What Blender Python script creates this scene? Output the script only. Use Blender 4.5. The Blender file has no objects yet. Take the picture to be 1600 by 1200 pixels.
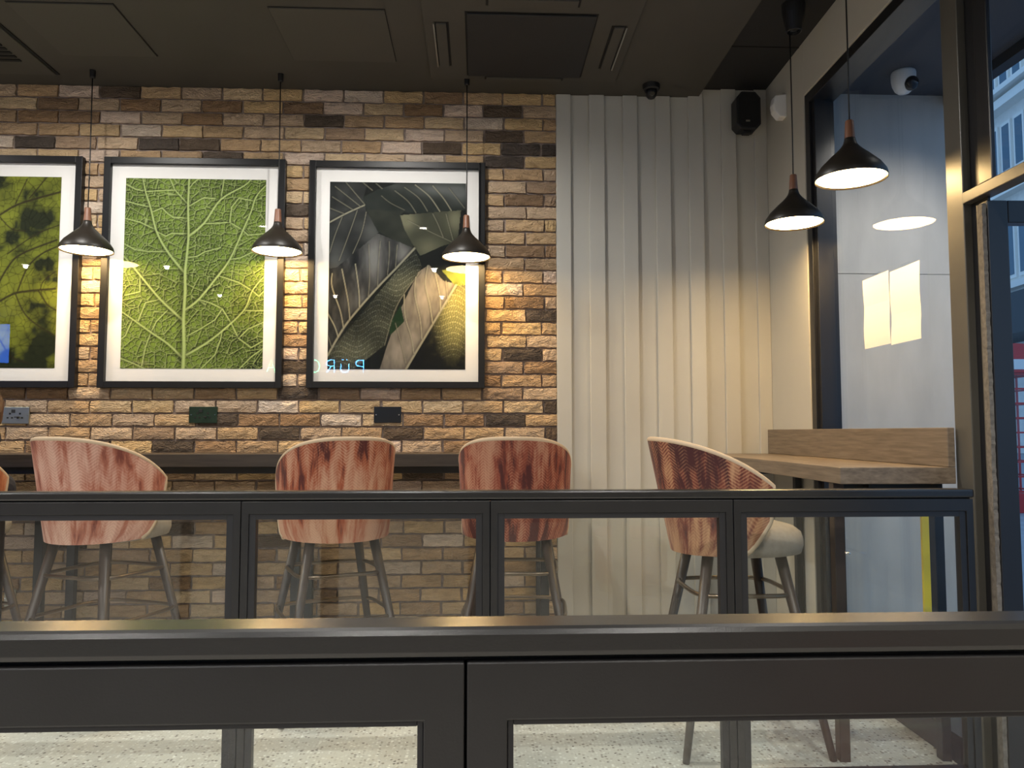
import bpy, bmesh, math, random
import numpy as np
from mathutils import Vector, Matrix

# ------------------------------------------------------------------ camera, world, exposure
scene = bpy.context.scene
col = scene.collection
rng = random.Random(7)
FPX, CAMH = 1200.0, 1.15
PSI, TH = math.radians(2.45), math.radians(3.63)
cd = bpy.data.cameras.new('camera')
cam = bpy.data.objects.new('camera', cd); col.objects.link(cam)
cd.sensor_width = 36.0; cd.lens = FPX / 1600 * 36.0
cd.clip_start = 0.02; cd.clip_end = 300
cam.location = (0, 0, CAMH)
cam.rotation_euler = (math.pi / 2 + TH, 0, -PSI)
scene.camera = cam

world = bpy.data.worlds.new('dusk_sky'); scene.world = world
world.use_nodes = True
wb = world.node_tree.nodes['Background']
wb.inputs['Color'].default_value = (0.34, 0.61, 1.0, 1)
wb.inputs['Strength'].default_value = 0.50

vs = scene.view_settings
vs.view_transform = 'Standard'; vs.look = 'None'; vs.gamma = 1.0
vs.exposure = 0.85
vs.use_curve_mapping = False
scene.cycles.transparent_max_bounces = 24
scene.cycles.sample_clamp_indirect = 6.0

PENDANT_E = 33.0        # radiance of each pendant's frosted disc
DOWN_W = 42.0           # watts of each recessed ceiling downlight

# ------------------------------------------------------------------ helpers
def tag(o, label=None, cat=None, group=None, kind=None):
    if label: o['label'] = label
    if cat: o['category'] = cat
    if group: o['group'] = group
    if kind: o['kind'] = kind
    return o

def empty(name, loc=(0, 0, 0), rz=0.0, parent=None):
    o = bpy.data.objects.new(name, None); col.objects.link(o)
    o.location = loc; o.rotation_euler = (0, 0, rz)
    o.empty_display_size = 0.05
    if parent: o.parent = parent
    return o

def link(name, me, parent=None):
    o = bpy.data.objects.new(name, me); col.objects.link(o)
    if parent: o.parent = parent
    return o

class MB:
    """collects geometry, then links it as one mesh object"""
    def __init__(s): s.v = []; s.f = []
    def add(s, vs, fs):
        b = len(s.v); s.v += [tuple(p) for p in vs]; s.f += [tuple(i + b for i in f) for f in fs]; return s
    def box(s, x0, x1, y0, y1, z0, z1):
        return s.add([(x0,y0,z0),(x1,y0,z0),(x1,y1,z0),(x0,y1,z0),(x0,y0,z1),(x1,y0,z1),(x1,y1,z1),(x0,y1,z1)],
                     [(0,3,2,1),(4,5,6,7),(0,1,5,4),(1,2,6,5),(2,3,7,6),(3,0,4,7)])
    def prism(s, pts, axis, a0, a1):
        n = len(pts)
        def P(p, a):
            return {'x': (a, p[0], p[1]), 'y': (p[0], a, p[1]), 'z': (p[0], p[1], a)}[axis]
        vs = [P(p, a0) for p in pts] + [P(p, a1) for p in pts]
        fs = [tuple(range(n)), tuple(range(2*n-1, n-1, -1))]
        for i in range(n):
            j = (i+1) % n; fs.append((i, i+n, j+n, j))
        return s.add(vs, fs)
    def lathe(s, prof, n=32, o=(0,0,0), cap0=False, cap1=False):
        vs = []; fs = []
        for r, z in prof:
            for k in range(n):
                a = 2*math.pi*k/n; vs.append((o[0]+r*math.cos(a), o[1]+r*math.sin(a), o[2]+z))
        for i in range(len(prof)-1):
            for k in range(n):
                j = (k+1) % n; fs.append((i*n+k, i*n+j, (i+1)*n+j, (i+1)*n+k))
        if cap0: fs.append(tuple(range(n-1, -1, -1)))
        if cap1: fs.append(tuple((len(prof)-1)*n+k for k in range(n)))
        return s.add(vs, fs)
    def tube(s, pts, r, n=8, closed=False):
        pts = [Vector(p) for p in pts]; m = len(pts)
        rr = r if isinstance(r, (list, tuple)) else [r]*m
        vs = []; fs = []; ref = None
        for i, p in enumerate(pts):
            if closed: t = pts[(i+1) % m] - pts[i-1]
            else: t = pts[min(i+1, m-1)] - pts[max(i-1, 0)]
            t.normalize()
            if ref is None:
                ref = Vector((0,0,1)) if abs(t.z) < .9 else Vector((1,0,0))
            a = (ref - t*ref.dot(t)).normalized(); b = t.cross(a); ref = a
            for k in range(n):
                q = 2*math.pi*k/n; vs.append(p + (a*math.cos(q)+b*math.sin(q))*rr[i])
        for i in range(m if closed else m-1):
            i2 = (i+1) % m
            for k in range(n):
                j = (k+1) % n; fs.append((i*n+k, i*n+j, i2*n+j, i2*n+k))
        if not closed:
            fs.append(tuple(range(n-1, -1, -1))); fs.append(tuple((m-1)*n+k for k in range(n)))
        return s.add(vs, fs)
    def mesh(s, name):
        me = bpy.data.meshes.new(name); me.from_pydata(s.v, [], s.f); me.update()
        bm = bmesh.new(); bm.from_mesh(me); bmesh.ops.recalc_face_normals(bm, faces=bm.faces); bm.to_mesh(me); bm.free()
        return me
    def build(s, name, mat, parent=None, smooth=False, bevel=0.0, loc=None, rz=None):
        me = s.mesh(name)
        if mat: me.materials.append(mat)
        if smooth:
            for p in me.polygons: p.use_smooth = True
        o = link(name, me, parent)
        if bevel:
            m = o.modifiers.new('bevel', 'BEVEL'); m.width = bevel; m.segments = 2; m.limit_method = 'ANGLE'
        if loc is not None: o.location = loc
        if rz is not None: o.rotation_euler = (0, 0, rz)
        return o

def kids(o): return [c for c in bpy.data.objects if c.parent == o]

def copy_tree(o, parent=None):
    c = o.copy(); col.objects.link(c); c.parent = parent
    for ch in kids(o): copy_tree(ch, c)
    return c

# ---- node helpers
class NT:
    def __init__(s, name):
        s.m = bpy.data.materials.new(name); s.m.use_nodes = True
        s.t = s.m.node_tree; s.n = s.t.nodes; s.b = s.n['Principled BSDF']; s.out = s.n['Material Output']
    def new(s, t, **kw):
        nd = s.n.new(t)
        for k, v in kw.items(): setattr(nd, k, v)
        return nd
    def put(s, sock, v):
        if hasattr(v, 'is_output'): s.t.links.new(v, sock)
        elif isinstance(v, (tuple, list)) and len(v) == 3 and sock.type == 'RGBA': sock.default_value = (*v, 1)
        else: sock.default_value = v
    def math(s, op, a, b=0.0, c=0.0):
        nd = s.new('ShaderNodeMath', operation=op)
        for i, v in enumerate((a, b, c)): s.put(nd.inputs[i], v)
        return nd.outputs[0]
    def coord(s, kind='Object', scale=(1,1,1), loc=(0,0,0)):
        tc = s.new('ShaderNodeTexCoord'); mp = s.new('ShaderNodeMapping')
        s.t.links.new(tc.outputs[kind], mp.inputs['Vector'])
        mp.inputs['Scale'].default_value = scale; mp.inputs['Location'].default_value = loc
        return mp.outputs[0]
    def noise(s, vec, scale, detail=4, rough=.55, dist=0.0):
        nd = s.new('ShaderNodeTexNoise')
        s.t.links.new(vec, nd.inputs['Vector'])
        nd.inputs['Scale'].default_value = scale; nd.inputs['Detail'].default_value = detail
        nd.inputs['Roughness'].default_value = rough; nd.inputs['Distortion'].default_value = dist
        return nd.outputs[0]
    def ramp(s, fac, stops):
        nd = s.new('ShaderNodeValToRGB'); s.t.links.new(fac, nd.inputs[0])
        e = nd.color_ramp.elements
        while len(e) < len(stops): e.new(0.5)
        for el, (p, c) in zip(e, stops):
            el.position = p; el.color = (*c, 1) if len(c) == 3 else c
        return nd.outputs[0]
    def mix(s, fac, a, b, mode='MIX'):
        nd = s.new('ShaderNodeMix', data_type='RGBA', blend_type=mode)
        s.put(nd.inputs[0], fac); s.put(nd.inputs[6], a); s.put(nd.inputs[7], b)
        return nd.outputs[2]
    def bump(s, h, strength, dist=0.01):
        nd = s.new('ShaderNodeBump'); s.put(nd.inputs['Height'], h)
        nd.inputs['Strength'].default_value = strength; nd.inputs['Distance'].default_value = dist
        s.t.links.new(nd.outputs[0], s.b.inputs['Normal'])
    def set(s, **kw):
        for k, v in kw.items(): s.put(s.b.inputs[k.replace('_', ' ')], v)
        return s

def mat(name, c, rough=.5, metal=0.0, spec=.5, var=0.0, vscale=6.0, bump=0.0, bscale=80.0, stretch=(1,1,1)):
    t = NT(name); t.set(Roughness=rough, Metallic=metal); t.b.inputs['Specular IOR Level'].default_value = spec
    if var:
        n = t.noise(t.coord('Object', stretch), vscale, 5)
        lo = tuple(x*(1-var) for x in c); hi = tuple(min(1, x*(1+var)) for x in c)
        t.set(Base_Color=t.ramp(n, [(.3, lo), (.7, hi)]))
    else: t.set(Base_Color=c)
    if bump: t.bump(t.noise(t.coord('Object', stretch), bscale, 4), bump, .004)
    return t.m

def emis(name, c, s):
    t = NT(name); t.set(Base_Color=(0,0,0), Emission_Color=c, Emission_Strength=s); return t.m

def glass(name, tint=(1,1,1), base=.045, rough=0.0):
    t = NT(name); t.n.remove(t.b)
    lw = t.new('ShaderNodeLayerWeight'); lw.inputs[0].default_value = .5
    f = t.math('POWER', lw.outputs['Facing'], 5.0)
    f = t.math('MULTIPLY_ADD', f, 1-base, base)
    tr = t.new('ShaderNodeBsdfTransparent'); tr.inputs[0].default_value = (*tint, 1)
    gl = t.new('ShaderNodeBsdfGlossy'); gl.inputs['Roughness'].default_value = rough
    mx = t.new('ShaderNodeMixShader')
    t.t.links.new(f, mx.inputs[0]); t.t.links.new(tr.outputs[0], mx.inputs[1]); t.t.links.new(gl.outputs[0], mx.inputs[2])
    t.t.links.new(mx.outputs[0], t.out.inputs[0])
    return t.m

# ------------------------------------------------------------------ materials
def make_brick(name, per_object):
    t = NT(name)
    if per_object: c = t.new('ShaderNodeObjectInfo').outputs['Color']; rnd = t.n[-1].outputs['Random']
    else: c = t.new('ShaderNodeVertexColor', layer_name='brick_tone').outputs[0]; rnd = None
    vec = t.coord('Object')
    if rnd is not None:
        ad = t.new('ShaderNodeVectorMath', operation='ADD'); t.t.links.new(vec, ad.inputs[0])
        cb = t.new('ShaderNodeCombineXYZ'); t.put(cb.inputs[0], t.math('MULTIPLY', rnd, 37.0)); t.put(cb.inputs[2], t.math('MULTIPLY', rnd, 11.0))
        t.t.links.new(cb.outputs[0], ad.inputs[1]); vec = ad.outputs[0]
    st = t.new('ShaderNodeMapping'); st.inputs['Scale'].default_value = (1, 1, 2.6); t.t.links.new(vec, st.inputs[0])
    n1 = t.noise(st.outputs[0], 9, 6, .62, .8); n2 = t.noise(vec, 60, 4)
    tone = t.ramp(n1, [(.25, (.72, .70, .69)), (.45, (1.0, 1.0, 1.0)), (.70, (1.22, 1.2, 1.16))])
    c = t.mix(1.0, c, tone, 'MULTIPLY')
    c = t.mix(t.math('MULTIPLY', n2, .18), c, (.36, .27, .19))
    t.set(Base_Color=c, Roughness=.92); t.b.inputs['Specular IOR Level'].default_value = .15
    crease = t.noise(st.outputs[0], 14, 3, .5, 2.2)
    h = t.math('ADD', t.math('MULTIPLY', t.math('ABSOLUTE', t.math('SUBTRACT', crease, .5)), 2.2), t.math('MULTIPLY', n2, .35))
    t.bump(h, .95, .014)
    return t.m
M = {}
M['brick'] = make_brick('yellow_stock_brick', True)
M['brick_far'] = make_brick('yellow_stock_brick_joined', False)
M['mortar'] = mat('brown_grey_mortar', (.27, .215, .185), .95, spec=.1, var=.25, vscale=30, bump=.4, bscale=120)
M['panel'] = mat('cream_painted_panel', (.50, .485, .435), .5, var=.03, vscale=3)
M['cream'] = mat('cream_wall_paint', (.50, .48, .42), .6, var=.03, vscale=3)
M['ceiling'] = mat('charcoal_ceiling_paint', (.060, .055, .046), .75, var=.08, vscale=2)
M['ceiling_dark'] = mat('black_ceiling_paint', (.016, .016, .017), .7, var=.1, vscale=2)
M['hatch'] = mat('charcoal_hatch', (.064, .059, .049), .7)
M['slot'] = mat('black_slot', (.004, .004, .004), .8)
M['plainwall'] = mat('grey_far_wall', (.30, .275, .245), .8, var=.1)
M['rail'] = mat('black_powder_coat', (.011, .0105, .011), .34, spec=.55, var=.15, vscale=9, bump=.05, bscale=500)
M['caprail'] = mat('black_powder_coat_cap', (.013, .0125, .0125), .24, spec=.6, bump=.04, bscale=500)
M['bead'] = mat('black_bead', (.013, .013, .015), .4, spec=.5)
M['blackframe'] = mat('black_window_frame', (.014, .014, .016), .32, spec=.5)
M['bronze'] = mat('bronze_grey_post', (.085, .078, .064), .38, metal=.0, spec=.6, var=.08)
M['pframe'] = mat('black_picture_frame', (.009, .009, .010), .4, spec=.3)
M['mount'] = mat('white_picture_mount', (.80, .79, .77), .8)
M['glass'] = glass('clear_glass', (.965, .985, .975), .04)
M['picglass'] = glass('picture_glass', (1, 1, 1), .024)
M['winglass'] = glass('window_glass', (.97, .985, 1.0), .014)
M['paper'] = mat('white_paper', (.82, .80, .78), .8)
M['black'] = mat('matt_black_plastic', (.010, .010, .011), .45)
M['blackmetal'] = mat('black_steel', (.012, .012, .013), .4, spec=.5)
M['white'] = mat('white_plastic', (.78, .78, .78), .4)
M['chrome'] = mat('chrome', (.75, .75, .76), .12, metal=1)
M['nickel'] = mat('black_nickel_plate', (.36, .36, .29), .35, metal=1)
M['darkplate'] = mat('gloss_black_plate', (.012, .014, .018), .15)
M['green_reflect_plate'] = mat('mirror_plate_green_reflection', (.06, .10, .075), .2, metal=.8)  # green reflection put into the mirror plate's base colour
M['glint'] = mat('brushed_steel_edge', (.5, .48, .42), .3, metal=1)
M['shade'] = mat('brown_black_lamp_shade', (.018, .014, .010), .42, spec=.4)
M['walnut'] = mat('walnut_neck', (.20, .085, .045), .45, var=.25, vscale=12, stretch=(1, 1, .15))
M['cable'] = mat('black_cable', (.008, .008, .008), .5)
M['pendant'] = emis('frosted_lamp_disc', (1.0, .665, .285), PENDANT_E)
M['downlens'] = emis('downlight_lens', (1.0, .93, .82), 22.0)
M['leg'] = mat('dark_walnut_leg', (.042, .028, .022), .4, var=.3, vscale=10, stretch=(1, 1, .1))
M['ring'] = mat('aged_bronze_ring', (.16, .12, .085), .28, metal=.9)
M['piping'] = mat('beige_piping', (.52, .40, .27), .8)
M['lining'] = mat('grey_beige_woven_fabric', (.33, .29, .24), .9, var=.12, vscale=40, bump=.5, bscale=600)
M['concrete'] = mat('grey_render', (.46, .45, .43), .9, spec=.2, var=.10, vscale=3.5, bump=.15, bscale=30, stretch=(1.6, 1.6, .5))
M['soffit'] = mat('dark_blue_grey_soffit', (.055, .062, .080), .7)
M['yellow'] = mat('yellow_board', (.95, .72, .01), .5)
M['pile'] = mat('grey_brush_pile', (.16, .14, .115), .95, var=.3, vscale=60, bump=.8, bscale=400)
M['red'] = mat('red_gloss_paint', (.55, .02, .02), .3)
M['pink'] = mat('dusty_pink_velvet', (.40, .17, .14), .9, var=.1, vscale=15)
M['beige'] = mat('beige_plinth', (.45, .36, .26), .7)
M['pavement'] = mat('pavement_stone', (.30, .32, .36), .7, var=.15, vscale=3)
M['stone'] = mat('pale_stone', (.78, .74, .68), .85, var=.1, vscale=2)
M['stone2'] = mat('pale_stone_moulding', (.86, .83, .77), .8)
M['farglass'] = mat('blue_far_glazing', (.03, .10, .16), .1)
M['awning'] = mat('dark_canopy', (.02, .024, .03), .6)

def wood():
    t = NT('grey_oak_laminate')
    g = t.noise(t.coord('Object', (9, 1.6, 30)), 3.0, 7, .6, .3)
    t.set(Base_Color=t.ramp(g, [(.28, (.105, .077, .052)), (.5, (.175, .132, .092)), (.75, (.25, .195, .138))]), Roughness=.42)
    t.bump(g, .08, .002); return t.m
M['oak'] = wood()
def wood2():
    t = NT('dark_brown_laminate')
    g = t.noise(t.coord('Object', (2.0, 26, 26)), 3.0, 7, .6, .3)
    t.set(Base_Color=t.ramp(g, [(.28, (.028, .020, .015)), (.5, (.042, .031, .023)), (.75, (.058, .043, .032))]), Roughness=.45)
    return t.m
M['oakdark'] = wood2()

def terrazzo():
    t = NT('pale_grey_terrazzo')
    v = t.coord('Object')
    vo = t.new('ShaderNodeTexVoronoi', feature='F1'); t.t.links.new(v, vo.inputs['Vector']); vo.inputs['Scale'].default_value = 75
    sep = t.new('ShaderNodeSeparateColor'); t.t.links.new(vo.outputs['Color'], sep.inputs[0])
    chip = t.ramp(sep.outputs[0], [(0, (.10, .08, .07)), (.12, (.26, .22, .19)), (.3, (.48, .45, .41)), (.75, (.64, .62, .57)), (1, (.80, .78, .74))])
    near = t.math('LESS_THAN', vo.outputs['Distance'], .42)
    n = t.noise(v, 2.0, 4)
    basec = t.ramp(n, [(.3, (.50, .475, .43)), (.7, (.57, .545, .50))])
    t.set(Base_Color=t.mix(near, basec, chip), Roughness=.38)
    return t.m
M['terrazzo'] = terrazzo()

def velvet(name, pale, rust, dark, bias, seed, grad=0.0):
    """outer stool fabric: faded feather chevrons over streaked rust velvet"""
    t = NT(name)
    uv = t.new('ShaderNodeUVMap', uv_map='cloth').outputs[0]
    sp = t.new('ShaderNodeSeparateXYZ'); t.t.links.new(uv, sp.inputs[0])
    u, v = sp.outputs[0], sp.outputs[1]
    c = t.math('ABSOLUTE', t.math('SUBTRACT', t.math('FRACT', t.math('DIVIDE', u, .062)), .5))
    ph = t.math('DIVIDE', t.math('SUBTRACT', v, t.math('MULTIPLY', c, .05)), .0125)
    st = t.math('ABSOLUTE', t.math('SUBTRACT', t.math('FRACT', ph), .5))
    st = t.math('GREATER_THAN', st, .27)
    mp = t.new('ShaderNodeMapping'); mp.inputs['Scale'].default_value = (16, 3.6, 1); mp.inputs['Location'].default_value = (seed*3.1, seed*1.7, seed)
    t.t.links.new(uv, mp.inputs[0])
    n = t.noise(mp.outputs[0], 1.0, 5, .6, .3)
    mp2 = t.new('ShaderNodeMapping'); mp2.inputs['Scale'].default_value = (45, 5, 1); mp2.inputs['Location'].default_value = (seed, seed*2.3, 1); t.t.links.new(uv, mp2.inputs[0])
    n2 = t.noise(mp2.outputs[0], 1.0, 6, .65)
    f = t.math('ADD', t.math('MULTIPLY', n, .75), t.math('MULTIPLY', n2, .35))
    f = t.math('ADD', f, t.math('MULTIPLY_ADD', t.math('SUBTRACT', .95, v), grad, bias))
    base = t.ramp(f, [(.44, dark), (.52, rust), (.585, tuple((a+b)/2 for a, b in zip(pale, rust))), (.67, pale)])
    mask = t.math('MULTIPLY', st, t.ramp(n, [(.42, (0, 0, 0)), (.60, (1, 1, 1))]))
    colr = t.mix(t.math('MULTIPLY', mask, .55), base, tuple(min(1, x*1.25) for x in pale))
    t.set(Base_Color=colr, Roughness=.72)
    t.b.inputs['Sheen Weight'].default_value = .08; t.b.inputs['Sheen Roughness'].default_value = .4
    t.bump(t.math('ADD', n2, t.math('MULTIPLY', st, .4)), .25, .004)
    return t.m
PALE, RUST, DARK = (.52, .29, .19), (.33, .080, .032), (.075, .011, .008)

# ------------------------------------------------------------------ frame of the right-hand wall (about 1.3 degrees off square)
KX, KY, RA = 1.71, 4.42, math.radians(1.33)
RR = Matrix.Translation((KX, KY, 0)) @ Matrix.Rotation(-RA, 4, 'Z')
def rw(v, y, z=0.0): return RR @ Vector((v, y, z))
def rwb(mb, name, m, parent=None, **kw):
    o = mb.build(name, m, parent, **kw)
    if parent is None: o.location = (KX, KY, 0); o.rotation_euler = (0, 0, -RA)
    return o
CEIL, DW = 3.15, 4.42
XL, YR = -9.6, -5.0

# ------------------------------------------------------------------ structure
def S(o, label, cat): return tag(o, label, cat, kind='structure')
S(MB().box(XL, 3.0, YR, 4.6, -.12, 0).build('floor', M['terrazzo']), 'pale grey speckled terrazzo floor of the restaurant', 'floor')
ce = MB().box(XL, 1.303, YR, DW+.2, CEIL, CEIL+.14).build('ceiling', M['ceiling'])
S(ce, 'flat charcoal painted ceiling over the seating area', 'ceiling')
ce2 = MB().box(1.303, 1.86, YR, DW+.2, 3.20, CEIL+.14).build('raised_strip', M['ceiling_dark'], ce)
MB().box(1.32, 1.70, 3.902, 3.908, 3.1965, 3.2005).build('panel_joint', M['slot'], ce)
S(MB().box(XL-.1, XL, YR, DW, 0, CEIL).build('wall_left', M['plainwall']), 'plain grey far side wall of the restaurant', 'wall')
S(MB().box(XL-.1, 1.9, YR-.1, YR, 0, CEIL).build('wall_rear', M['plainwall']), 'plain grey rear wall behind the viewer', 'wall')

# brick wall: mortar bed with single bricks proud of it
BX0, BX1 = -4.4, .447
wall = MB().box(XL-.1, BX1, DW+.0035, DW+.16, 0, CEIL+.05).build('wall_back', M['mortar'])
S(wall, 'yellow brown stock brick wall behind the framed leaf pictures', 'wall')
PX, PZ, BL, BH = .2325, .0757, .2215, .0640
def brick_mesh(L, H, k, sub=True):
    r = random.Random(k); mb = MB()
    nx, nz = (6, 3) if sub else (1, 1)
    ed = .0035
    vs = []; 
    for j in range(nz+1):
        for i in range(nx+1):
            x = -L/2 + L*i/nx; z = -H/2 + H*j/nz
            on = i in (0, nx) or j in (0, nz)
            x += r.uniform(-ed, ed)*(.8 if i in (0, nx) else .5); z += r.uniform(-ed, ed)*(.75 if j in (0, nz) else .6)
            y = -.010 + (r.uniform(-.001, .003) if on else r.uniform(-.006, .001))
            vs.append((x, y, z))
    fs = []
    for j in range(nz):
        for i in range(nx):
            a = j*(nx+1)+i; fs.append((a, a+1, a+nx+2, a+nx+1))
    per = [i for i in range(nx+1)] + [(j)*(nx+1)+nx for j in range(1, nz+1)] + [nz*(nx+1)+i for i in range(nx-1, -1, -1)] + [j*(nx+1) for j in range(nz-1, 0, -1)]
    b = len(vs)
    for q in per: vs.append((vs[q][0]*1.0, .012, vs[q][2]))
    m = len(per)
    for i in range(m):
        j = (i+1) % m; fs.append((per[i], b+i, b+j, per[j]))
    return vs, fs
TONES = [(.52, .37, .21), (.47, .325, .185), (.55, .41, .255), (.43, .29, .165), (.50, .37, .25), (.46, .34, .235), (.55, .385, .20), (.40, .275, .165)]
BROWN = [(.25, .155, .085), (.29, .185, .105), (.21, .135, .08), (.30, .21, .14)]
PALEB = [(.56, .46, .37), (.58, .45, .36)]
DARKB = [(.075, .058, .046), (.10, .072, .052), (.06, .05, .045)]
def unproj(px, py):
    f = Vector((math.sin(PSI)*math.cos(TH), math.cos(PSI)*math.cos(TH), math.sin(TH)))
    r = Vector((math.cos(PSI), -math.sin(PSI), 0)); u = r.cross(f)
    d = f + r*((px-800)/FPX) - u*((py-600)/FPX)
    t = DW/d.y
    return d.x*t, CAMH + d.z*t
dark_spots = [unproj(*p) for p in [(505,185),(690,230),(816,232),(856,234),(785,250),(60,218),(255,222),(318,222),(345,242),(185,141),(816,556),(785,656),(870,637),(432,673),(352,658),(262,697),(465,575),(130,500),(800,183),(470,330),(165,697),(640,672),(300,828),(640,745),(430,840),(490,745),(760,830)]]
brown_spots = [unproj(*p) for p in [(65,180),(130,178),(660,169),(685,152),(785,170),(535,210),(470,168),(230,160),(350,162),(455,325),(850,290),(835,400),(830,480),(820,572),(660,655),(750,654),(560,615),(690,615),(800,618),(470,655),(240,615),(105,615),(320,697),(60,697),(430,655),(700,697),(745,297),(150,560)]]
# openings behind pictures are covered: those bricks stay in the joined part
PICS = [(-2.254-1.02, -2.254), (-2.134, -1.114), (-.979, .031)]
def covered(x0, x1, z0, z1):
    return any(a+.02 < x0 and x1 < b-.02 for a, b in PICS) and z0 > 1.43 and z1 < 2.69
allb = []
row = 0
z0 = 1.108417 - 15*PZ
for r_ in range(-1, 44):
    zc0 = z0 + r_*PZ + (PZ-BH)/2; zc1 = zc0 + BH
    zc0 = max(zc0, .0); zc1 = min(zc1, CEIL-.002)
    if zc1-zc0 < .012: continue
    off = -.3275 if (r_-15) % 2 == 0 else -.4349
    off += rng.uniform(-.012, .012)
    k0 = int(math.floor((BX0-off)/PX))
    for k in range(k0, k0+24):
        xa = off + k*PX + (PX-BL)/2; xb = xa + BL + rng.uniform(-.005, .003)
        xa = max(xa, BX0); xb = min(xb, BX1-.001)
        if xb-xa < .02: continue
        cx, cz = (xa+xb)/2, (zc0+zc1)/2
        def hit(sp): return any(abs(cx-s[0]) < BL/2 and abs(cz-s[1]) < BH/2+.003 for s in sp)
        if hit(dark_spots): c = rng.choice(DARKB)
        elif hit(brown_spots): c = rng.choice(BROWN)
        else:
            q = rng.random()
            c = rng.choice(DARKB) if q < .015 else rng.choice(BROWN) if q < .065 else rng.choice(PALEB) if q < .19 else rng.choice(TONES)
        g = rng.uniform(.93, 1.13)*(1.12 if c in BROWN else 1.05); c = tuple(x*g for x in c)
        vis = cx > -2.95 and not covered(xa, xb, zc0, zc1)
        score = (xb-xa)*(zc1-zc0) * (1 if vis else 0) * (1 if zc0 > 1.03 else .3 if zc0 > .45 else 0)
        allb.append((score, cx, cz, xb-xa, zc1-zc0, c))
allb.sort(key=lambda b: -b[0])
cache = {}
for n_, (sc_, cx, cz, L, H, c) in enumerate(allb[:300]):
    key = (round(L, 2), round(H, 3), n_ % 9)
    if key not in cache:
        vs_, fs_ = brick_mesh(key[0]+.001, key[1], hash(key) % 9999); cache[key] = MB().add(vs_, fs_).mesh('brick'); cache[key].materials.append(M['brick'])
    o = link('brick', cache[key], wall); o.location = (cx, DW, cz); o.color = (*c, 1)
mb = MB(); colr = []
for n_, (sc_, cx, cz, L, H, c) in enumerate(allb[300:]):
    vs_, fs_ = brick_mesh(L, H, n_, sub=(cx > -3.0))
    mb.add([(x+cx, y+DW, z+cz) for x, y, z in vs_], fs_); colr += [c]*len(vs_)
rest = mb.build('brick', M['brick_far'], wall)
rest['kind'] = 'stuff'; rest['label'] = 'remaining bricks low down and behind the pictures'
at_ = rest.data.color_attributes.new('brick_tone', 'FLOAT_COLOR', 'POINT')
at_.data.foreach_set('color', np.array([(*c, 1) for c in colr], dtype=np.float32).ravel())

# painted panelling: backing with raised vertical boards
pw = MB().box(BX1, KX+.2, DW+.005, DW+.16, 0, 3.3).build('wall_panelled', M['panel'])
S(pw, 'cream painted wall with raised vertical boards beside the bricks', 'wall')
for i, (a, b) in enumerate([(.449, .535), (.644, .735), (.845, .931), (1.041, 1.128), (1.238, 1.325), (1.436, 1.523), (1.635, 1.709)]):
    MB().box(a, b, DW-.014, DW+.006, .0, 3.148 if b < 1.3 else 3.198).build('board', M['panel'], pw, bevel=.0025)
MB().box(BX1+.09, KX, DW-.016, DW+.006, .0, .09).build('skirting', M['panel'], pw, bevel=.002)

# right-hand wall
wr = rwb(MB().box(0, .16, -.557, .16, 0, 3.3).box(0, .16, -9.6, -.557, 2.916, 3.3).box(0, .16, -9.6, -3.05, 0, 2.93), 'wall_right', M['cream'], bevel=.002)
S(wr, 'cream wall on the right above and beside the black framed window', 'wall')

# window: black lining, glass, near post
w1 = empty('window_1', rw(0, -1.2), -RA)
S(w1, 'tall black framed window above the oak window counter', 'window')
def wloc(mb, name, m, **kw):
    o = mb.build(name, m, w1, **kw); o.location = (0, 1.2, 0); return o
wloc(MB().box(.006, .135, -.612, -.558, 0, 2.915), 'far_jamb', M['blackframe'], bevel=.002)
wloc(MB().box(.020, .10, -.645, -.610, .10, 2.87), 'inner_frame', M['blackframe'], bevel=.002)
wloc(MB().box(.006, .135, -1.79, -.558, 2.862, 2.914), 'head_frame', M['blackframe'], bevel=.002)
wloc(MB().box(-.004, .135, -1.79, -.558, 0, .10), 'sill_frame', M['blackframe'], bevel=.002)
wloc(MB().box(.076, .084, -1.79, -.64, .095, 2.865), 'pane', M['winglass'])
wloc(MB().box(0, .045, -1.885, -1.789, 0, 3.2), 'near_post', M['bronze'], bevel=.003)
wloc(MB().tube([(.05, -.66, .80), (.05, -.66, .60), (.045, -.68, .588), (.04, -.75, .583), (.04, -.86, .586)], .0055, 10), 'handle', M['chrome'], smooth=True)
w2 = empty('window_2', rw(0, -2.5), -RA)
S(w2, 'transom window over the door with bronze bar', 'window')
def w2loc(mb, name, m, **kw):
    o = mb.build(name, m, w2, **kw); o.location = (0, 2.5, 0); return o
w2loc(MB().box(.028, .036, -1.975, -1.885, 0, 3.2), 'recess_strip', M['blackframe'])
w2loc(MB().box(.0, .016, -2.042, -1.972, 1.975, 3.2), 'jamb', M['blackframe'], bevel=.003)
w2loc(MB().box(-.003, .05, -3.05, -1.886, 1.936, 1.976), 'transom_bar', M['bronze'], bevel=.003)
w2loc(MB().box(.006, .012, -3.0, -2.04, 1.974, 2.95), 'pane', M['winglass'])
w2loc(MB().box(.0, .10, -3.05, -2.98, 0, 2.93), 'near_jamb', M['blackframe'], bevel=.003)
w2loc(MB().box(.0, .10, -3.0, -2.04, 2.88, 2.935), 'head_frame', M['blackframe'], bevel=.003)
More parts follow.
